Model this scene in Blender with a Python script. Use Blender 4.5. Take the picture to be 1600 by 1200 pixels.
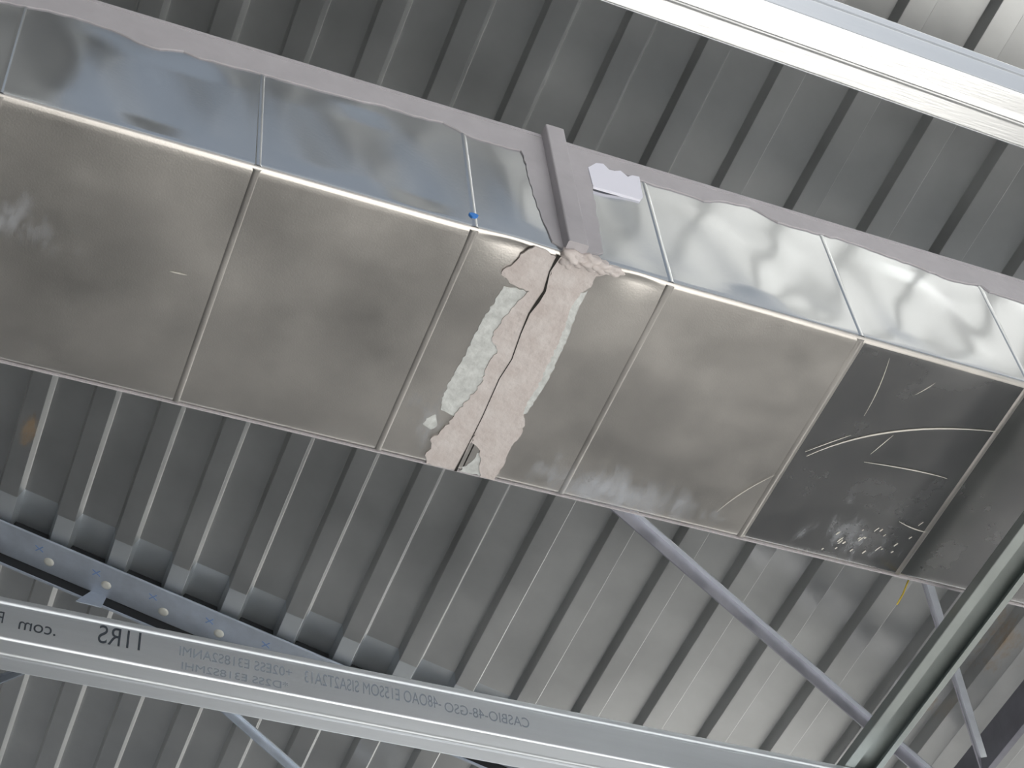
import bpy, bmesh, math, random
from mathutils import Vector, Matrix
from mathutils.geometry import tessellate_polygon

random.seed(7)
for o in list(bpy.data.objects):
    bpy.data.objects.remove(o)
SC = bpy.context.scene
COL = SC.collection
EYE = 1.6                                  # height of the camera above the floor

# ------------------------------------------------------------------ camera
# rows: image right, image down, viewing direction, in world axes (x along duct, y along ribs, z up)
CR = ((0.92697483, -0.36510929, -0.08609803),
      (0.23810108, 0.75002666, -0.61706393),
      (0.28987159, 0.55150269, 0.78218875))
FPX = 2783.65
cam = bpy.data.cameras.new('camera')
cam_o = bpy.data.objects.new('camera', cam)
COL.objects.link(cam_o)
cam.sensor_fit = 'HORIZONTAL'
cam.sensor_width = 36.0
cam.lens = 36.0 * FPX / 1600.0
cam.clip_start = 0.01
cam.clip_end = 200
r_, d_, f_ = (Vector(v) for v in CR)
cam_o.matrix_world = Matrix(((r_.x, -d_.x, -f_.x, 0), (r_.y, -d_.y, -f_.y, 0), (r_.z, -d_.z, -f_.z, EYE), (0, 0, 0, 1)))
SC.camera = cam_o

# ------------------------------------------------------------------ world, sun, exposure
SC.view_settings.view_transform = 'Standard'
SC.view_settings.look = 'None'
SC.view_settings.gamma = 1
SC.view_settings.use_curve_mapping = False
SC.view_settings.exposure = 0.0

W = bpy.data.worlds.new('overcast_sky')
SC.world = W
W.use_nodes = True
nt = W.node_tree
nt.nodes.clear()
def wn(t, **k):
    n = nt.nodes.new(t)
    for a, b in k.items():
        setattr(n, a, b)
    return n
tc = wn('ShaderNodeTexCoord')
sep = wn('ShaderNodeSeparateXYZ')
nt.links.new(tc.outputs['Generated'], sep.inputs[0])
grad = wn('ShaderNodeValToRGB')
nt.links.new(sep.outputs['Z'], grad.inputs[0])
e = grad.color_ramp.elements
e[0].position = 0.0; e[0].color = (0.42, 0.45, 0.48, 1)
e[1].position = 0.9; e[1].color = (0.35, 0.40, 0.47, 1)
e2 = e.new(0.35); e2.color = (0.42, 0.46, 0.51, 1)
cl = wn('ShaderNodeTexNoise'); cl.inputs['Scale'].default_value = 3.2; cl.inputs['Detail'].default_value = 5
nt.links.new(tc.outputs['Generated'], cl.inputs['Vector'])
clr = wn('ShaderNodeValToRGB')
clr.color_ramp.elements[0].position = 0.46; clr.color_ramp.elements[1].position = 0.66
nt.links.new(cl.outputs['Fac'], clr.inputs[0])
mix = wn('ShaderNodeMix', data_type='RGBA')
nt.links.new(clr.outputs[0], mix.inputs['Factor'])
nt.links.new(grad.outputs[0], mix.inputs['A'])
mix.inputs['B'].default_value = (0.85, 0.87, 0.88, 1)
bg = wn('ShaderNodeBackground'); bg.inputs['Strength'].default_value = 0.9
nt.links.new(mix.outputs['Result'], bg.inputs[0])
wo = wn('ShaderNodeOutputWorld')
nt.links.new(bg.outputs[0], wo.inputs[0])

sun = bpy.data.lights.new('sun', 'SUN')
sun_o = bpy.data.objects.new('sun', sun)
COL.objects.link(sun_o)
sun.energy = 19
sun.angle = math.radians(1.0)
sun.color = (1.0, 0.97, 0.93)
SUN_FROM = Vector((-0.02, -0.36, 0.93))     # direction towards the sun
sun_o.rotation_euler = SUN_FROM.to_track_quat('Z', 'Y').to_euler()

# ------------------------------------------------------------------ helpers
def pix_dir(px, py):
    v = Vector(((px - 800) / FPX, (py - 600) / FPX, 1.0))
    return r_ * v.x + d_ * v.y + f_ * v.z
def on_z(p, z):
    d = pix_dir(*p); return d * (z / d.z)
def on_y(p, y):
    d = pix_dir(*p); return d * (y / d.y)

def tag(o, label=None, cat=None, group=None, kind=None):
    if label: o['label'] = label
    if cat: o['category'] = cat
    if group: o['group'] = group
    if kind: o['kind'] = kind
    return o

def link_mesh(name, verts, faces, mat, parent=None, mats=None, fmat=None, sharp=35):
    """verts are in eye-centred metres (camera at 0,0,0); the floor is EYE below."""
    me = bpy.data.meshes.new(name)
    if parent is not None:
        pl = parent['_o'] if '_o' in parent else None
    me.from_pydata([(v[0], v[1], v[2] + EYE) for v in verts], [], faces)
    me.update()
    for m in (mats or [mat]):
        me.materials.append(m)
    if fmat:
        for p, i in zip(me.polygons, fmat):
            p.material_index = i
    bm = bmesh.new(); bm.from_mesh(me)
    bmesh.ops.recalc_face_normals(bm, faces=bm.faces)
    bm.to_mesh(me); bm.free()
    for p in me.polygons:
        p.use_smooth = True
    me.set_sharp_from_angle(angle=math.radians(sharp))
    o = bpy.data.objects.new(name, me)
    COL.objects.link(o)
    if not name.startswith('duct_section') and len(me.polygons) < 60000:
        wm = o.modifiers.new('weighted_normals', 'WEIGHTED_NORMAL')
        wm.keep_sharp = True
        wm.weight = 90
    if parent is not None:
        o.parent = parent
        o.matrix_parent_inverse = Matrix.Translation(-parent_world(parent))
    return o

def parent_world(p):
    v = Vector(p.location)
    q = p.parent
    # every parent below the root sits at the origin with an inverse offset; only roots carry a location
    return ROOTLOC.get(p.name, Vector((0, 0, 0)))
ROOTLOC = {}

def empty(name, loc):
    o = bpy.data.objects.new(name, None)
    COL.objects.link(o)
    o.location = (loc[0], loc[1], loc[2] + EYE)
    o.empty_display_size = 0.1
    ROOTLOC[o.name] = Vector(o.location)
    return o

class MB:
    def __init__(s):
        s.v = []; s.f = []; s.m = []
    def add(s, verts, faces, m=0):
        b = len(s.v)
        s.v += [tuple(v) for v in verts]
        s.f += [tuple(b + i for i in f) for f in faces]
        s.m += [m] * len(faces)
        return s
    def box(s, a, b, m=0):
        (x0, y0, z0), (x1, y1, z1) = a, b
        v = [(x, y, z) for x in (x0, x1) for y in (y0, y1) for z in (z0, z1)]
        return s.add(v, [(0, 1, 3, 2), (4, 6, 7, 5), (0, 4, 5, 1), (2, 3, 7, 6), (0, 2, 6, 4), (1, 5, 7, 3)], m)
    def build(s, name, mat, parent=None, mats=None, sharp=35):
        return link_mesh(name, s.v, s.f, mat, parent, mats, s.m if mats else None, sharp)

def round_poly(pts, r, n=3):
    """round the inner corners of an open 2D polyline"""
    out = [Vector(pts[0])]
    for i in range(1, len(pts) - 1):
        p, a, b = Vector(pts[i]), Vector(pts[i - 1]), Vector(pts[i + 1])
        u, w = (a - p), (b - p)
        k = min(r, u.length * .45, w.length * .45)
        s, t = p + u.normalized() * k, p + w.normalized() * k
        for j in range(n + 1):
            q = j / n
            out.append(s * (1 - q) ** 2 + p * 2 * q * (1 - q) + t * q * q)
    out.append(Vector(pts[-1]))
    return out

def offset_poly(pts, t):
    out = []
    for i, p in enumerate(pts):
        a = pts[max(i - 1, 0)]; b = pts[min(i + 1, len(pts) - 1)]
        d = (b - a).normalized()
        out.append(p + Vector((-d.y, d.x)) * t)
    return out

def sheet_profile(mb, pts, t, place, s0, s1, nseg=1, m=0):
    """sweep a thin bent sheet: pts open 2D outline, t thickness, place(a, b, s) -> 3D"""
    q = offset_poly(pts, t)
    ring = list(pts) + list(reversed(q))
    n = len(ring); N = len(pts)
    vs = []
    for k in range(nseg + 1):
        s = s0 + (s1 - s0) * k / nseg
        vs += [place(p.x, p.y, s) for p in ring]
    fs = []
    for k in range(nseg):
        for i in range(n):
            j = (i + 1) % n
            fs.append((k * n + i, k * n + j, (k + 1) * n + j, (k + 1) * n + i))
    for base in (0, nseg * n):
        for i in range(N - 1):
            fs.append((base + i, base + i + 1, base + n - 2 - i, base + n - 1 - i))
    mb.add(vs, fs, m)
    return mb

def slab(mb, outline, nrm, t, m=0):
    """a thin raised patch: outline = 3D points on a surface, nrm = outward direction"""
    n = len(outline)
    c = [Vector(p) for p in outline]
    nv = Vector(nrm)
    cen = sum(c, Vector()) / n
    inner = [p + nv * t for p in c]
    tri = tessellate_polygon([c])
    fs = [tuple(i + n for i in f) for f in tri] + [tuple(f) for f in tri]
    fs += [(i, (i + 1) % n, (i + 1) % n + n, i + n) for i in range(n)]
    mb.add(c + inner, fs, m)
    return mb

def jag(pts, step, amp, rnd, closed=True):
    """break an outline into short ragged steps (2D)"""
    out = []
    n = len(pts)
    for i in range(n if closed else n - 1):
        a, b = Vector(pts[i]), Vector(pts[(i + 1) % n])
        L = (b - a).length
        k = max(1, int(L / step))
        nn = Vector((-(b - a).y, (b - a).x)).normalized() if L > 0 else Vector((0, 0))
        for j in range(k):
            p = a.lerp(b, j / k)
            if j: p = p + nn * rnd.uniform(-amp, amp)
            out.append(p)
    if not closed: out.append(Vector(pts[-1]))
    return out

# ------------------------------------------------------------------ materials
def mat(name, color, rough=.5, metal=0.0, noise=0.0, nscale=8.0, bump=0.0, bscale=60.0, tint=None,
        rvar=0.0, spec=.5, streak=None, dust=None):
    m = bpy.data.materials.new(name)
    m.use_nodes = True
    t = m.node_tree
    b = t.nodes['Principled BSDF']
    b.inputs['Roughness'].default_value = rough
    b.inputs['Metallic'].default_value = metal
    b.inputs['Specular IOR Level'].default_value = spec
    b.inputs['Base Color'].default_value = (*color, 1)
    g = t.nodes.new('ShaderNodeTexCoord')
    mp = t.nodes.new('ShaderNodeMapping')
    t.links.new(g.outputs['Object'], mp.inputs[0])
    if streak: mp.inputs['Scale'].default_value = streak
    last = None
    if noise or rvar:
        nz = t.nodes.new('ShaderNodeTexNoise'); nz.inputs['Scale'].default_value = nscale
        nz.inputs['Detail'].default_value = 6; nz.inputs['Roughness'].default_value = .6
        t.links.new(mp.outputs[0], nz.inputs['Vector'])
        mr = t.nodes.new('ShaderNodeMapRange')
        mr.inputs['From Min'].default_value = .3; mr.inputs['From Max'].default_value = .7
        t.links.new(nz.outputs['Fac'], mr.inputs['Value'])
        if noise:
            mx = t.nodes.new('ShaderNodeMix'); mx.data_type = 'RGBA'
            c2 = tint or tuple(min(1, c * (1 + noise)) for c in color)
            mx.inputs['A'].default_value = (*[c * (1 - noise) for c in color], 1)
            mx.inputs['B'].default_value = (*c2, 1)
            t.links.new(mr.outputs[0], mx.inputs['Factor'])
            last = mx.outputs['Result']
            t.links.new(last, b.inputs['Base Color'])
        if rvar:
            r2 = t.nodes.new('ShaderNodeMapRange')
            r2.inputs['To Min'].default_value = rough - rvar; r2.inputs['To Max'].default_value = rough + rvar
            t.links.new(mr.outputs[0], r2.inputs['Value'])
            t.links.new(r2.outputs[0], b.inputs['Roughness'])
    if bump:
        bz = t.nodes.new('ShaderNodeTexNoise'); bz.inputs['Scale'].default_value = bscale
        bz.inputs['Detail'].default_value = 3
        t.links.new(mp.outputs[0], bz.inputs['Vector'])
        bp = t.nodes.new('ShaderNodeBump'); bp.inputs['Strength'].default_value = bump
        bp.inputs['Distance'].default_value = .002
        t.links.new(bz.outputs['Fac'], bp.inputs['Height'])
        t.links.new(bp.outputs[0], b.inputs['Normal'])
    if dust:      # matte film of dust / residue with a shape of its own: list of (centre, radius xyz, density)
        dcol, spots = dust
        acc = None
        sx = t.nodes.new('ShaderNodeTexNoise'); sx.inputs['Scale'].default_value = 34; sx.inputs['Detail'].default_value = 8
        sx.inputs['Roughness'].default_value = .7
        smp = t.nodes.new('ShaderNodeMapping'); smp.inputs['Scale'].default_value = (1, .45, 1)
        smp.inputs['Rotation'].default_value = (0, 0, .5)
        t.links.new(g.outputs['Object'], smp.inputs[0]); t.links.new(smp.outputs[0], sx.inputs['Vector'])
        for (cx, cy, cz), (rx, ry, rz), dens in spots:
            m2 = t.nodes.new('ShaderNodeMapping'); m2.vector_type = 'TEXTURE'
            m2.inputs['Location'].default_value = (cx, cy, cz); m2.inputs['Scale'].default_value = (rx, ry, rz)
            t.links.new(g.outputs['Object'], m2.inputs[0])
            ln = t.nodes.new('ShaderNodeVectorMath'); ln.operation = 'LENGTH'
            t.links.new(m2.outputs[0], ln.inputs[0])
            r3 = t.nodes.new('ShaderNodeMapRange')
            r3.inputs['From Min'].default_value = 1.0; r3.inputs['From Max'].default_value = 0.0
            r3.inputs['To Min'].default_value = 0.0; r3.inputs['To Max'].default_value = dens
            t.links.new(ln.outputs['Value'], r3.inputs['Value'])
            if acc is None: acc = r3.outputs[0]
            else:
                ad = t.nodes.new('ShaderNodeMath'); ad.operation = 'MAXIMUM'
                t.links.new(acc, ad.inputs[0]); t.links.new(r3.outputs[0], ad.inputs[1]); acc = ad.outputs[0]
        s1 = t.nodes.new('ShaderNodeMath'); s1.operation = 'ADD'
        t.links.new(sx.outputs['Fac'], s1.inputs[0]); t.links.new(acc, s1.inputs[1])
        r4 = t.nodes.new('ShaderNodeMapRange')
        r4.inputs['From Min'].default_value = .78; r4.inputs['From Max'].default_value = 1.15
        r4.inputs['To Max'].default_value = .85
        t.links.new(s1.outputs[0], r4.inputs['Value'])
        dn = t.nodes.new('ShaderNodeBsdfDiffuse'); dn.inputs[0].default_value = (*dcol, 1)
        ms = t.nodes.new('ShaderNodeMixShader')
        t.links.new(r4.outputs[0], ms.inputs[0]); t.links.new(b.outputs[0], ms.inputs[1]); t.links.new(dn.outputs[0], ms.inputs[2])
        t.links.new(ms.outputs[0], t.nodes['Material Output'].inputs[0])
    return m

M = {}
RUST = [((.188, 2.83, 3.35 + EYE), (.035, .11, .3), .55), ((2.36, 2.28, 2.72 + EYE), (.20, .30, .3), .36), ((2.30, 2.55, 2.73 + EYE), (.12, .12, .3), .45), ((.56, 2.55, 3.24 + EYE), (.02, .02, .1), .8)]
DZ = 2.0 + EYE
M['duct_bottom'] = mat('galvanised_duct_sheet', (.62, .595, .57), .34, 1.0, .10, 5, .08, 420, rvar=.05,
    dust=((.42, .44, .48), [((.02, 1.36, DZ), (.18, .12, .1), .42), ((.30, 1.30, DZ), (.3, .25, .1), .10),
                           ((.97, 1.56, DZ), (.26, .09, .1), .62), ((.65, 1.50, DZ), (.08, .12, .1), .38), ((.62, 1.35, DZ), (.06, .1, .1), .22),
                           ((1.36, 1.52, DZ), (.20, .14, .1), .40), ((1.25, 1.35, DZ), (.25, .3, .1), .10), ((.10, 1.55, DZ), (.6, .06, .1), .2)]))
M['duct_dim_reflection'] = mat('duct_sheet_dim_reflection', (.38, .38, .385), .27, 1.0, .10, 6, .05, 420, rvar=.04,  # lower base colour paints in the dim reflection of the right-hand panels
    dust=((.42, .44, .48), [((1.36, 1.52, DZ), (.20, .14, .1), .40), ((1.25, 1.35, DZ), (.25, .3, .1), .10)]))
M['duct_side'] = mat('galvanised_duct_side', (.62, .635, .65), .17, 1.0, .04, 3, .015, 200)
M['deck'] = mat('galvanised_roof_deck', (.58, .59, .595), .34, .97, .10, 3.5, .04, 90, rvar=.06,
    dust=((.46, .30, .14), RUST))
M['deck_new'] = mat('newer_galvanised_deck', (.70, .74, .78), .42, .85, .05, 8)
M['stud'] = mat('galvanised_stud', (.76, .80, .85), .40, .92, .05, 12, .06, 150, streak=(.2, 3, 3))
M['stud_bright'] = mat('bright_galvanised_stud', (.90, .91, .92), .27, 1.0, .04, 12, .05, 150, streak=(.2, 3, 3))
M['channel'] = mat('dull_channel_steel', (.46, .50, .49), .46, .85, .08, 10)
M['brace'] = mat('grey_primer_steel', (.40, .40, .46), .36, .92, .12, 14)
M['chord'] = mat('blue_grey_primer_steel', (.52, .58, .68), .45, .6, .10, 18)
M['dark'] = mat('recess_shade_black', (.02, .022, .025), .8)
M['weld'] = mat('pale_weld_metal', (.75, .76, .72), .45, .3)
M['bluemark'] = mat('blue_layout_marker', (.22, .34, .62), .6)
M['sealant'] = mat('pink_grey_duct_sealant', (.56, .50, .485), .75, 0, .05, 38, .9, 90, tint=(.64, .60, .59))
M['sealant_side'] = mat('grey_lilac_duct_sealant', (.46, .44, .465), .75, 0, .05, 25, .4, 70)
M['smear'] = mat('thin_dried_sealant_smear', (.58, .60, .595), .7, 0, .18, 60, .6, 120)
M['paper'] = mat('white_paper', (.82, .82, .92), .8)
M['bluedot'] = mat('bright_blue_paint', (.05, .25, .75), .5)
M['ink'] = mat('dark_grey_ink', (.035, .045, .06), .7)
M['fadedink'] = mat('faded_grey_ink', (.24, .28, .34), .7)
M['black'] = mat('black_gap', (.02, .018, .016), .9)
M['scratch'] = mat('bright_bare_scratch', (.80, .78, .72), .5, .6)
M['concrete'] = mat('concrete_floor', (.42, .42, .41), .85, 0, .12, 1.5, .2, 20)
M['wall'] = mat('grey_light_blocker', (.22, .22, .22), .9, 0, .1, 2)
M['wire'] = mat('yellow_wire', (.55, .42, .05), .6)

# ------------------------------------------------------------------ setting: floor, added light-blocking walls, sloping roof deck
FZ = -EYE
tag(MB().box((-9, -9, FZ - .2), (12, 10, FZ)).build('floor', M['concrete']), kind='structure')
tag(MB().box((-3.7, -8, FZ), (-3.5, 9.8, 4.45)).build('light_blocker_left', M['wall']), kind='structure')  # unseen wall added to keep light off the left side

H, S = 3.40, 0.29                         # roof plane of the low flanges: z = H - S*x
CS = 1 / math.hypot(1, S)
UX = Vector((CS, 0, -S * CS)); UN = Vector((S * CS, 0, CS))
PITCH = .1463 / CS
X0 = .161 / CS
def deck_pt(u, n, y):
    return Vector((0, y, H)) + UX * u + UN * n
FL, WD, WL, DEP = .31 * PITCH, .012, .005, .038
def deck_outline(i0, i1, lift=0):
    pts = []
    for i in range(i0, i1):
        u = X0 + PITCH * i
        pts += [(u - WD, DEP), (u, 0), (u + FL, 0), (u + FL + WL, DEP)]
    pts = [Vector((a, b + lift)) for a, b in pts]
    return round_poly([(p.x, p.y) for p in pts], .0018, 2)
ROOF_Y0, LAP_Y, GAP0, GAP1 = .56, 3.052, 3.246, 3.282
mb = MB()
sheet_profile(mb, deck_outline(-30, 37), .0012, deck_pt, ROOF_Y0, LAP_Y)
# unseen roof wings added on both sides to shape the sunlit floor patch
sheet_profile(mb, deck_outline(-30, 0), .0012, deck_pt, -7, ROOF_Y0)
sheet_profile(mb, deck_outline(20, 37), .0012, deck_pt, -7, ROOF_Y0)
tag(mb.build('ceiling', M['deck']), kind='structure')
mb = MB()
sheet_profile(mb, deck_outline(-30, 37, .010), .0012, deck_pt, LAP_Y - .06, GAP0)
tag(mb.build('ceiling', M['deck_new']), kind='structure')
mb = MB()
sheet_profile(mb, deck_outline(-30, 37, -.002), .0012, deck_pt, GAP1, 5.4)
sheet_profile(mb, deck_outline(-30, 10, -.002), .0012, deck_pt, 5.4, 10)  # unseen far roof left open on the right to sunlight the floor
tag(mb.build('ceiling', M['deck']), kind='structure')
tag(MB().box((-3.5, 11.0, FZ), (2.0, 11.2, 4.3)).build('light_blocker_back', M['wall']), kind='structure')  # unseen wall added to darken reflections at lower left
tag(MB().box((6.6, 1.5, FZ), (6.8, 11.2, 2.2)).build('light_blocker_right', M['wall']), kind='structure')  # unseen wall added to cut bright reflections from the right
# near-black cover and closure, painting the shade in the slot between roof bays
mb = MB()
v = [deck_pt(u, n, y) for u in (-3.4, 5.6) for y in (GAP0 - .15, GAP1 + .15) for n in (.058, .07)]
mb.add(v, [(0, 1, 3, 2), (4, 6, 7, 5), (0, 4, 5, 1), (2, 3, 7, 6), (0, 2, 6, 4), (1, 5, 7, 3)])
v = [deck_pt(u, n, y) for u in (-3.4, 5.6) for y in (GAP0 - .074, GAP0 - .067) for n in (-.0, .058)]
mb.add(v, [(0, 1, 3, 2), (4, 6, 7, 5), (0, 4, 5, 1), (2, 3, 7, 6), (0, 2, 6, 4), (1, 5, 7, 3)])
tag(mb.build('trim_slot_shade', M['dark']), kind='structure')

# ------------------------------------------------------------------ roof beam under the lap (bolted flange)
def deck_box(mb, u0, u1, n0, n1, y0, y1, m=0):
    v = [deck_pt(u, n, y) for u in (u0, u1) for y in (y0, y1) for n in (n0, n1)]
    return mb.add(v, [(0, 1, 3, 2), (4, 6, 7, 5), (0, 4, 5, 1), (2, 3, 7, 6), (0, 2, 6, 4), (1, 5, 7, 3)], m)

rb = empty('roof_beam', deck_pt(1.2, -.006, 3.19))
tag(rb, 'sloping blue-grey steel roof beam with a row of weld spots, under the deck lap at lower left', 'beam')
fl = MB()
out = round_poly([(3.242, .03), (3.242, -.006), (3.14, -.006), (3.14, -.0005)], .003, 3)
sheet_profile(fl, out, -.0035, lambda a, b, s: deck_pt(s, b, a), -3.4, 3.2)
fl.build('flange', M['chord'], rb)
for i in range(-3, 24):
    u = X0 + PITCH * i + FL * .5
    w = MB()
    c = deck_pt(u + random.uniform(-.006, .006), -.0062, 3.205 + random.uniform(-.005, .005))
    R0 = .0135
    ring = []
    for rr, hh in ((1, 0), (.8, .002), (.4, .0032)):
        ring += [c + UX * (math.cos(a) * R0 * rr) + Vector((0, 1, 0)) * (math.sin(a) * R0 * rr) - UN * hh
                 for a in (2 * math.pi * k / 14 for k in range(14))]
    fs = [(k * 14 + i2, k * 14 + (i2 + 1) % 14, (k + 1) * 14 + (i2 + 1) % 14, (k + 1) * 14 + i2) for k in range(2) for i2 in range(14)]
    fs += [tuple(28 + i2 for i2 in range(14)), tuple(reversed(range(14)))]
    w.add(ring, fs)
    w.build('weld_spot', M['weld'], rb)
    if i < 8:
        k = MB()
        for ang in (.5, 2.2):
            cc = deck_pt(u - .038, -.0061, 3.175)
            dx, dy = math.cos(ang) * .013, math.sin(ang) * .013
            a = [cc + UX * (dx * s1 - dy * .12 * s2) + Vector((0, dy * s1 + dx * .12 * s2, 0)) for s1, s2 in ((-1, -1), (1, -1), (1, 1), (-1, 1))]
            slab(k, a, -UN, .0006)
        k.build('layout_mark', M['bluemark'], rb)
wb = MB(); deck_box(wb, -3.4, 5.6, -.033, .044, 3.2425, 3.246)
wb.build('web_plate', M['dark'], rb)  # near-black colour paints the shade of the slot
we = MB(); deck_box(we, -3.4, 5.6, -.036, -.033, 3.2415, 3.248)
we.build('lower_lip', M['chord'], rb)
cp = MB()
slab(cp, [on_y(p, 3.2422) for p in ((146, 922), (168, 930), (158, 950), (118, 940))], (0, -1, 0), .003)
cp.build('clip_plate', M['chord'], rb)

# ------------------------------------------------------------------ cold-formed studs running with the duct
def stud(name, label, y0, x0, x1, yaw=0.0, groove=.70, ridge=.0022, mt='stud'):
    root = empty(name, ((x0 + x1) / 2, y0, 1.818))
    tag(root, label, 'beam', None)
    Z0, Z1 = 1.818, 1.900
    hw = Z1 - Z0; fw = .066
    g = Z0 + hw * groove
    # outline, from the top flange round the web to the bottom flange (a = y, b = z)
    pts = [(fw, Z1 - .010), (fw, Z1), (0, Z1), (0, g + .004), (.003, g), (0, g - .004), (0, Z0),
           (fw * .5 - .005, Z0), (fw * .5, Z0 - ridge), (fw * .5 + .005, Z0), (fw, Z0), (fw, Z0 + .010)]
    prof = round_poly(pts, .0042, 4)
    def place(a, b, s):
        return Vector((s, y0 + a + (s - .8) * yaw, b))
    m = MB(); sheet_profile(m, prof, .0014, place, x0, x1)
    m.build('stud_section', M[mt], root)
    return root, place
sb, sb_place = stud('steel_stud', 'galvanised steel stud with mirrored grey printed marks, crossing the lower left of the view', 1.930, -2.5, 4.5, 0, .82)
st, st_place = stud('steel_stud', 'bright galvanised steel stud with grooved underside, crossing the upper right corner', .682, -2.5, 4.5, .019, .70, mt='stud_bright')

# printing on the web of the lower stud
def printing(text, px, py, px2, size, mtl, mirror=True, dz=0.0):
    cu = bpy.data.curves.new('printed_marking', 'FONT')
    cu.body = text
    cu.size = 1
    ob = bpy.data.objects.new('tmp_text', cu)
    COL.objects.link(ob)
    bpy.context.view_layer.update()
    me = bpy.data.meshes.new_from_object(ob.evaluated_get(bpy.context.evaluated_depsgraph_get()))
    xs = [v.co.x for v in me.vertices]; ys = [v.co.y for v in me.vertices]
    a = on_y((px, py), 1.930); b = on_y((px2, py + (px2 - px) * .22), 1.930)
    sx = (b.x - a.x) / (max(xs) - min(xs))
    for v in me.vertices:
        xx = (v.co.x - min(xs)) * sx
        if mirror: xx = (b.x - a.x) - xx
        zz = (v.co.y - min(ys)) / (max(ys) - min(ys)) * size
        v.co = (a.x + xx, 1.9296, a.z + zz + dz + EYE)
    me.materials.append(mtl)
    bpy.data.objects.remove(ob)
    o = bpy.data.objects.new('printed_marking', me)
    COL.objects.link(o)
    o.parent = sb
    o.matrix_parent_inverse = Matrix.Translation(-ROOTLOC[sb.name])
    return o
printing('11RS', 152, 1004, 218, .036, M['ink'])
printing('.com', 28, 983, 86, .016, M['ink'])
printing('P', -6, 972, 4, .022, M['ink'])
printing('+02ESS E318S2ANMI', 280, 1024, 456, .019, M['fadedink'])
printing('*D2SS E318S2MHI', 284, 1036, 450, .015, M['fadedink'], dz=-.012)
printing('-48OAO E15SOM SISA2T2A13', 476, 1066, 690, .024, M['fadedink'])
printing('CASBIO-48-GSO', 695, 1112, 828, .020, M['fadedink'])

# ------------------------------------------------------------------ channel under the duct, running with the ribs
ch = empty('support_channel', (1.575, 1.2, 1.90))
tag(ch, 'grey-green steel channel open downwards, crossing under the right end of the duct', 'channel')
m = MB()
prof = round_poly([(.019, .0), (0, 0), (0, .020), (.068, .020), (.068, 0), (.056, 0)], .002, 3)
sheet_profile(m, prof, -.0015, lambda a, b, s: Vector((1.541 + a, s, 1.9005 + b)), .60, 1.999)
m.build('channel_section', M['channel'], ch)

# ------------------------------------------------------------------ braces and rail below the deck
def bar(name, label, a, b, w, h, mtl, up=.0, cat='brace', group=None):
    """L-shaped bar from a to b: a horizontal leg w wide and an hanging leg"""
    a, b = Vector(a), Vector(b)
    L = (b - a).length; t = (b - a).normalized()
    side = t.cross(UN).normalized()
    if side.y > 0: side = -side
    m = MB()
    fn = lambda p, q, s: a + t * s + side * p + UN * q
    sheet_profile(m, [Vector((0, 0)), Vector((-h, 0))], -.003, fn, 0, L, m=1)  # paler material paints in the light caught by this leg
    sheet_profile(m, [Vector((-h, .003)), Vector((-h, -w))], .003, fn, 0, L, m=0)
    o = m.build(name, None, None, [mtl, M['stud']])
    tag(o, label, cat, group)
    return o
def dk(x, y, off):
    return Vector((x, y, H - off - S * x))
RAIL_X = 2.452
m = MB()
prof = round_poly([(0, -.012), (0, -.10), (.014, -.10)], .002, 2)
sheet_profile(m, prof, .003, lambda a, b, s: dk(RAIL_X - .014 + a, s, -b), ROOF_Y0, 4.5)
tag(m.build('roof_rail', M['brace']), 'dark steel rail with a pale lower edge along a deck rib, bottom right corner', 'rail')
def thru(p, q, e0, e1, off=.1):
    a, b = Vector(p), Vector(q)
    d = b - a
    return a - d * e0, b + d * e1
A0, A1 = dk(1.488, 2.287, .1), dk(2.438, 2.655, .1)
bar('brace_bar', 'long dark purple-grey brace running down right from under the duct to the channel', dk(1.00, 2.099, .1), A1, .046, .013, M['brace'])
C0, C1 = dk(2.092, 2.145, .1), dk(2.420, 2.520, .1)
bar('brace_bar', 'short steep dark brace with a pale edge, at lower right behind the channel', C0 - (C1 - C0) * .6, C1, .044, .017, M['brace'])
bar('brace_bar', 'thin blue-grey brace emerging below the stud at bottom centre left', dk(.60, 3.215, .1), dk(1.30, 3.56, .1), .026, .010, M['chord'])
bar('brace_bar', 'small blue-grey brace stub below the stud at the left edge', dk(.10, 3.80, .1), dk(.42, 3.36, .1), .03, .010, M['chord'])

# ------------------------------------------------------------------ the air duct
Y0, Y1, ZB, ZT = 1.178, 1.588, 2.000, 2.310
JX = .728
duct = empty('air_duct', (JX, (Y0 + Y1) / 2, ZB))
tag(duct, 'large rectangular galvanised air duct with a sealed joint, running across the middle under the deck', 'duct')
NB, NS = 42, 32
def hum(x, z, ph):
    return (math.sin(x * 19 + 5 * z + ph) * .5 + math.sin(x * 31 - 14 * z + 2.1 * ph) * .35 + math.sin(x * 53 + 21 * z + 1.3 * ph) * .15)
SEAMS = [-.336, -.034, .296, .597, .889, 1.193, 1.478, 1.775, 2.07, -.64]
def panel_env(x, v):
    """0 at beads, joints and edges, 1 in the middle of a panel"""
    k = sorted(SEAMS + [JX])
    d = min(abs(x - s) for s in k)
    return min(1, d / .07) * min(1, min(v, 1 - v) / .12)
def soft(x):
    a = math.exp(-((x - .655) / .045) ** 2)
    b = math.exp(-((x - .84) / .035) ** 2)
    c = .22 * math.exp(-((x - 1.02) / .12) ** 2)
    return min(1, a + .9 * b + c)
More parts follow.
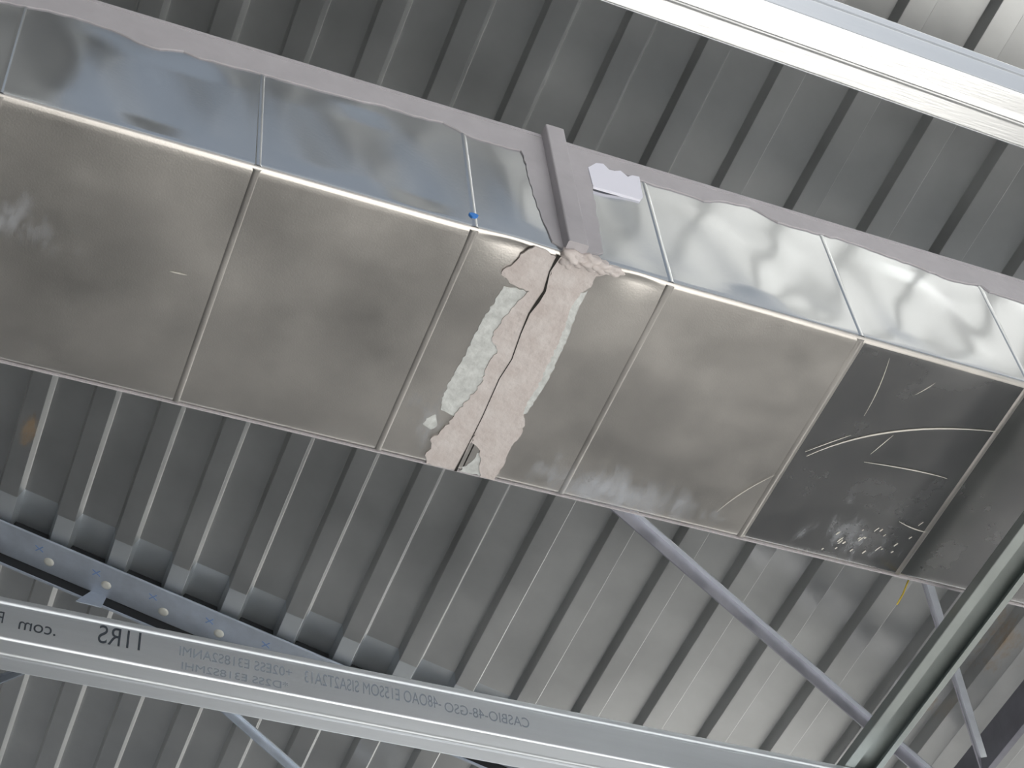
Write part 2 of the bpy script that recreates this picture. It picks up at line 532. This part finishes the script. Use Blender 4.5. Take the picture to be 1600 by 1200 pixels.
def section(name, x0, x1, label):
    r = .008
    prof = []                      # (y, z, tag) closed ring
    n = 40
    for i in range(n + 1): prof.append((Y0, ZT - r - (ZT - ZB - 2 * r) * i / n, 'side', i / n))
    for i in range(1, 5):
        a = math.pi / 2 * i / 5
        prof.append((Y0 + r - r * math.cos(a), ZB + r - r * math.sin(a), 'c', i / 5))
    n2 = 44
    for i in range(n2 + 1): prof.append((Y0 + r + (Y1 - Y0 - 2 * r) * i / n2, ZB, 'bot', i / n2))
    for i in range(1, 5):
        a = math.pi / 2 * i / 5
        prof.append((Y1 - r + r * math.sin(a), ZB + r - r * math.cos(a), 'c', 0))
    prof.append((Y1, ZB + r, 'back', 0)); prof.append((Y1, ZT, 'back', 0)); prof.append((Y0, ZT, 'back', 0))
    nx = int((x1 - x0) / .012)
    vs = []
    for k in range(nx + 1):
        x = x0 + (x1 - x0) * k / nx
        for (y, z, t, v) in prof:
            if t == 'side':
                y = y + .0036 * hum(x, z, .4) * panel_env(x, v) * min(1, max(0, (v - .22) / .15))
            elif t == 'bot':
                z = z + .0007 * hum(x * .8, y, 2.0) * panel_env(x, v)
                # upward curve added towards the corner, shaped to catch glare beside the joint
                z += .0058 * soft(x) * math.exp(-(y - Y0 - .008) / .022)
            elif t == 'c' and y < Y0 + .02:
                z += .0058 * soft(x) * v
            vs.append((x, y, z))
    P = len(prof)
    fs, fm = [], []
    for k in range(nx):
        for i in range(P):
            j = (i + 1) % P
            fs.append((k * P + i, k * P + j, (k + 1) * P + j, (k + 1) * P + i))
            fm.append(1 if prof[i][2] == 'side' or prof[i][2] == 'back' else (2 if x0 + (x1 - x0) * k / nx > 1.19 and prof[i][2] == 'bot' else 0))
    fs += [tuple(range(P)), tuple(nx * P + i for i in reversed(range(P)))]
    fm += [0, 0]
    o = link_mesh(name, vs, fs, None, duct, [M['duct_bottom'], M['duct_side'], M['duct_dim_reflection']], fm, 50)
    o['label'] = label
    return o
secL = section('duct_section', -1.6, JX, 'duct length left of the joint')
secR = section('duct_section', JX + .002, 2.3, 'duct length right of the joint')
# raised stiffening beads: across the bottom and up the side
for s in SEAMS:
    par = secL if s < JX else secR
    bd = MB()
    for k in range(2):
        w, h = (.0062, .0016) if k == 0 else (.0055, .0014)
        prof = [Vector((-w, -.0006)), Vector((-w * .45, h)), Vector((w * .45, h)), Vector((w, -.0006))]
        vs, fs = [], []
        ends = ((Y0 + .004, Y1 - .004) if k == 0 else (ZB + .004, ZT - .03))
        for e_ in ends:
            for p in prof:
                vs.append((s + p.x, e_, ZB + .0004 - p.y) if k == 0 else (s + p.x, Y0 + .0004 - p.y, e_))
        fs = [(0, 1, 5, 4), (1, 2, 6, 5), (2, 3, 7, 6), (0, 4, 7, 3), (0, 3, 2, 1), (4, 5, 6, 7)]
        bd.add(vs, fs, k)
    bd.build('stiffening_bead', None, par, [M['duct_bottom'], M['duct_side']])

# joint cleat on the side and crack along the bottom
cl_ = MB()
prof = round_poly([(JX - .002, Y0 + .001), (JX - .002, Y0 - .020), (JX + .028, Y0 - .020), (JX + .028, Y0 + .001)], .003, 3)
vs = []
for z in (ZB + .004, ZT + .008):
    vs += [(p.x, p.y, z) for p in prof]
n = len(prof)
fs = [(i, i + 1, n + i + 1, n + i) for i in range(n - 1)] + [(n - 1, 0, n, 2 * n - 1), tuple(range(n)), tuple(reversed(range(n, 2 * n)))]
cl_.add(vs, fs)
cl_.build('joint_cleat', M['sealant_side'], duct)['label'] = 'sealant-coated vertical cleat over the joint on the duct side'

rnd = random.Random(3)
def zoomed(pts):           # outline read in the photograph, laid on the duct bottom
    return [on_z((640 + x / 3, 360 + y / 3), ZB) for x, y in pts]
def clampb(p, t=0):
    return Vector((p.x, min(max(p.y, Y0 + .001), Y1 - .0005), ZB - t))
def bottom_patch(name, pts, t, lift, mtl, amp=.0022, label=None):
    w = [clampb(p, lift) for p in zoomed(pts)]
    j = jag([(p.x, p.y) for p in w], .0045, amp * 1.2, rnd)
    out = [clampb(Vector((p.x, p.y, 0)), lift) for p in j]
    m_ = MB(); slab(m_, out, (0, 0, -1), t)
    o = m_.build(name, mtl, duct, sharp=20)
    if label: o['label'] = label
    return o
bottom_patch('sealant_smear', [(440, 262), (330, 440), (240, 620), (160, 760), (145, 840), (205, 868), (300, 820), (360, 720), (400, 640), (440, 560), (440, 490), (480, 420), (520, 350), (560, 285)],
             .0008, -.0002, M['smear'], .0015, 'pale thin smear left of the joint')
bottom_patch('sealant_smear', [(835, 283), (785, 380), (742, 500), (650, 700), (548, 858), (500, 860), (600, 690), (690, 490), (740, 380), (790, 300)],
             .0008, -.0002, M['smear'], .0012, 'pale thin smear right of the joint')
bottom_patch('sealant_smear', [(62, 905), (80, 880), (120, 860), (128, 915), (96, 932)], .0006, -.0002, M['smear'], .0015)
bottom_patch('sealant_smear', [(222, 1150), (330, 1040), (390, 890), (430, 860), (420, 920), (372, 1010), (322, 1160)], .0007, -.0002, M['smear'], .002)
bottom_patch('sealant_band', [(590, 66), (520, 110), (490, 150), (440, 180), (430, 205), (470, 245), (560, 280), (500, 340), (430, 420), (385, 500), (412, 560), (360, 640), (330, 720), (262, 800), (200, 880), (140, 945), (95, 980), (100, 1020), (72, 1050), (78, 1088), (205, 1135), (228, 1095), (348, 875), (494, 600), (572, 390), (632, 280), (696, 130), (640, 90)],
             .0022, -.0002, M['sealant'], .0018, 'pink sealant left of the crack')
bottom_patch('sealant_band', [(690, 118), (630, 275), (572, 380), (488, 590), (338, 880), (290, 990), (330, 1030), (322, 1165), (392, 1176), (432, 1110), (472, 1010), (520, 960), (540, 900), (532, 855), (560, 790), (620, 690), (705, 500), (745, 390), (800, 290), (850, 262), (872, 212), (960, 200), (900, 150), (820, 120), (760, 100)],
             .0024, -.0002, M['sealant'], .0016, 'pink sealant right of the crack')
# the crack along the joint
cr = [(700, 112), (655, 190), (632, 280), (600, 330), (560, 385), (520, 480), (478, 600), (420, 690), (340, 870), (270, 1010), (228, 1095), (210, 1132)]
cw = [.0030, .0008, .0020, .0026, .0012, .0008, .0007, .0007, .0006, .0006, .0014, .0022]
L_, R_ = [], []
for (x, y), w in zip(cr, cw):
    p = clampb(on_z((640 + x / 3, 360 + y / 3), ZB), .0006)
    L_.append(p - Vector((w, 0, 0))); R_.append(p + Vector((w, 0, 0)))
m_ = MB()
nn = len(L_)
vs = [(p.x, p.y, p.z - .0020) for p in L_ + R_]
m_.add(vs, [(i, i + 1, nn + i + 1, nn + i) for i in range(nn - 1)])
m_.build('joint_crack', M['black'], duct)['label'] = 'dark crack along the bottom of the joint'

# rough lumps of sealant where joint meets the corner
m_ = MB()
for (px, py, rx, ry, rz) in ((893, 402, .016, .012, .012), (905, 398, .018, .010, .010), (920, 408, .020, .012, .009), (936, 417, .016, .010, .009), (955, 424, .018, .008, .006), (886, 412, .010, .010, .006)):
    c = on_z((px, py), ZB - .001)
    c = Vector((c.x, max(c.y, Y0 + .004), ZB + .002))
    base = len(m_.v)
    bm = bmesh.new()
    bmesh.ops.create_icosphere(bm, subdivisions=3, radius=1)
    vs = []
    for v in bm.verts:
        k = 1 + .30 * math.sin(v.co.x * 4 + px) * math.cos(v.co.y * 5 + py) + rnd.uniform(-.08, .08)
        vs.append((c.x + v.co.x * rx * k, c.y + v.co.y * ry * k, c.z + v.co.z * rz * k))
    fs = [tuple(v.index for v in f.verts) for f in bm.faces]
    bm.free()
    m_.add(vs, fs)
m_.build('sealant_lump', M['sealant'], duct, sharp=60)

# sealant on the side face: band along the top edge and both sides of the cleat
def side_pts(pts):
    return [on_y(p, Y0) for p in pts]
def side_patch(name, pts, mtl, t=.0018, amp=.0015, label=None, lift=.0):
    w = side_pts(pts)
    j = jag([(p.x, min(p.z, ZT + .002)) for p in w], .010, amp, rnd)
    out = [Vector((p.x, Y0 + .0024 - lift, min(max(p.y, ZB + .002), ZT + .002))) for p in j]
    m_ = MB(); slab(m_, out, (0, -1, 0), t + .0024)
    o = m_.build(name, mtl, duct, sharp=20)
    if label: o['label'] = label
    return o
xl = -1.0
def z2p(x, z):             # point of the side face straight from metres
    return ('w', x, z)
low_left = [(0, 3), (64, 15), (115, 27), (175, 47), (216, 67), (250, 78), (287, 81), (310, 91), (398, 113), (439, 125), (500, 142), (540, 152), (564, 159), (600, 166), (648, 182), (692, 192), (732, 213), (773, 226), (813, 236), (818, 246), (827, 287), (844, 337), (862, 378)]
w = [Vector((-1.0, 0, 2.262))] + side_pts(low_left)
w2 = [(p.x, p.z) for p in w] + [(JX - .001, ZB + .008), (JX - .001, ZT + .001), (-1.0, ZT + .001)]
j = jag(w2, .010, .0016, rnd)
m_ = MB(); slab(m_, [Vector((p.x, Y0 + .0024, min(max(p.y, ZB + .004), ZT + .0015))) for p in j], (0, -1, 0), .0046)
m_.build('sealant_band', M['sealant_side'], duct, sharp=20)['label'] = 'grey sealant along the top edge, left of the joint'
low_right = [(942, 396), (938, 372), (930, 331), (926, 293), (918, 263), (945, 262), (1002, 283), (1013, 287), (1036, 294), (1070, 304), (1100, 315), (1135, 316), (1171, 324), (1215, 348), (1279, 366), (1316, 375), (1380, 398), (1441, 420), (1482, 437), (1532, 447), (1546, 457), (1600, 474)]
w = side_pts(low_right)
w2 = [(JX + .027, ZB + .006)] + [(p.x, p.z) for p in w] + [(2.2, 2.262), (2.2, ZT + .001), (JX + .027, ZT + .001)]
j = jag(w2, .010, .0016, rnd)
m_ = MB(); slab(m_, [Vector((p.x, Y0 + .0024, min(max(p.y, ZB + .004), ZT + .0015))) for p in j], (0, -1, 0), .0046)
m_.build('sealant_band', M['sealant_side'], duct, sharp=20)['label'] = 'grey sealant along the top edge, right of the joint'
# pale top seam edge
for (xa, xb) in ((-1.6, JX - .003), (JX + .03, 2.3)):
    m_ = MB()
    m_.box((xa, Y0 - .0032, ZT - .005), (xb, Y0 + .004, ZT + .003))
    m_.build('top_seam', M['sealant_side'], duct)
m_ = MB(); m_.box((-1.6, Y1 - .001, ZB - .0012), (2.3, Y1 + .0012, ZB + .003))
m_.build('corner_seam', M['sealant_side'], duct)
# torn paper label
lab = [(745, 375), (800, 345), (850, 350), (890, 390), (930, 400), (970, 398), (1020, 440), (1050, 430), (1100, 440), (1125, 580), (1110, 600), (780, 505)]
w = side_pts([(750 + x * .225, 180 + y * .225) for x, y in lab])
m_ = MB(); slab(m_, [Vector((p.x, Y0 + .001, p.z)) for p in w], (0, -1, 0), .0045)
m_.build('paper_label', M['paper'], duct)['label'] = 'torn blank white paper label'
# blue paint dot
c = on_y((740, 338), Y0)
m_ = MB(); slab(m_, [Vector((c.x + .006 * math.cos(a) * (1 + .3 * math.sin(3 * a)), Y0 + .001, c.z + .006 * math.sin(a))) for a in (2 * math.pi * k / 12 for k in range(12))], (0, -1, 0), .003)
m_.build('paint_mark', M['bluedot'], duct)['label'] = 'small bright blue mark'

# long scratches on the bottom sheet
def scratch(pts, wpx, par):
    P3 = [on_z(p, ZB - .0012) for p in pts]
    m_ = MB(); L_, R_ = [], []
    N = len(P3)
    for i, p in enumerate(P3):
        t = (P3[min(i + 1, N - 1)] - P3[max(i - 1, 0)]).normalized()
        s_ = Vector((-t.y, t.x, 0))
        k = wpx * .0005 * (.25 + .75 * math.sin(math.pi * (i + .5) / N))
        L_.append(p - s_ * k); R_.append(p + s_ * k)
    m_.add([tuple(p) for p in L_ + R_], [(i, i + 1, N + i + 1, N + i) for i in range(N - 1)])
    return m_.build('scratch', M['scratch'], par)
def curve(p, q, r3, n=14):
    a, b, c = Vector(p), Vector(q), Vector(r3)
    return [tuple(a * (1 - t) ** 2 + b * 2 * t * (1 - t) + c * t * t) for t in (i / n for i in range(n + 1))]
scratch(curve((1260, 713), (1385, 655), (1562, 675)), 3.2, secR)
scratch(curve((1258, 706), (1300, 690), (1330, 680)), 1.6, secR)
scratch(curve((1350, 722), (1440, 735), (1480, 748)), 2.0, secR)
scratch(curve((1405, 815), (1430, 830), (1452, 832)), 2.2, secR)
scratch(curve((1360, 710), (1378, 695), (1396, 680)), 1.3, secR)
scratch(curve((1430, 617), (1448, 608), (1462, 598)), 1.3, secR)
scratch(curve((1350, 650), (1375, 610), (1390, 560)), 1.0, secR)
scratch(curve((1120, 800), (1160, 765), (1212, 742)), 1.4, secR)
scratch(curve((265, 424), (280, 427), (292, 430)), 2.5, secL)
for k in range(26):
    px, py = 1300 + rnd.gauss(45, 45), 840 + rnd.gauss(10, 22)
    if py > 150 + 415 + px * .222 + 15: continue
    L0 = rnd.uniform(3, 11)
    scratch([(px, py), (px + L0 * .5, py - L0 * .4), (px + L0, py - L0 * .7)], rnd.uniform(1.5, 4), secR)

# thin yellow tie wire hanging behind the far edge of the duct
m_ = MB()
pw = [on_y((1421, 903), 1.60), on_y((1416, 915), 1.602), on_y((1411, 928), 1.60), on_y((1402, 944), 1.604)]
rr = .0016
ringn = 6
vs = []
for p in pw:
    vs += [(p.x + rr * math.cos(2 * math.pi * k / ringn), p.y + rr * math.sin(2 * math.pi * k / ringn), p.z) for k in range(ringn)]
fs = [(i * ringn + k, i * ringn + (k + 1) % ringn, (i + 1) * ringn + (k + 1) % ringn, (i + 1) * ringn + k) for i in range(len(pw) - 1) for k in range(ringn)]
fs += [tuple(range(ringn)), tuple(reversed(range((len(pw) - 1) * ringn, len(pw) * ringn)))]
m_.add(vs, fs)
tag(m_.build('tie_wire', M['wire']), 'short yellow tie wire at the far lower edge of the duct, near the channel', 'wire')
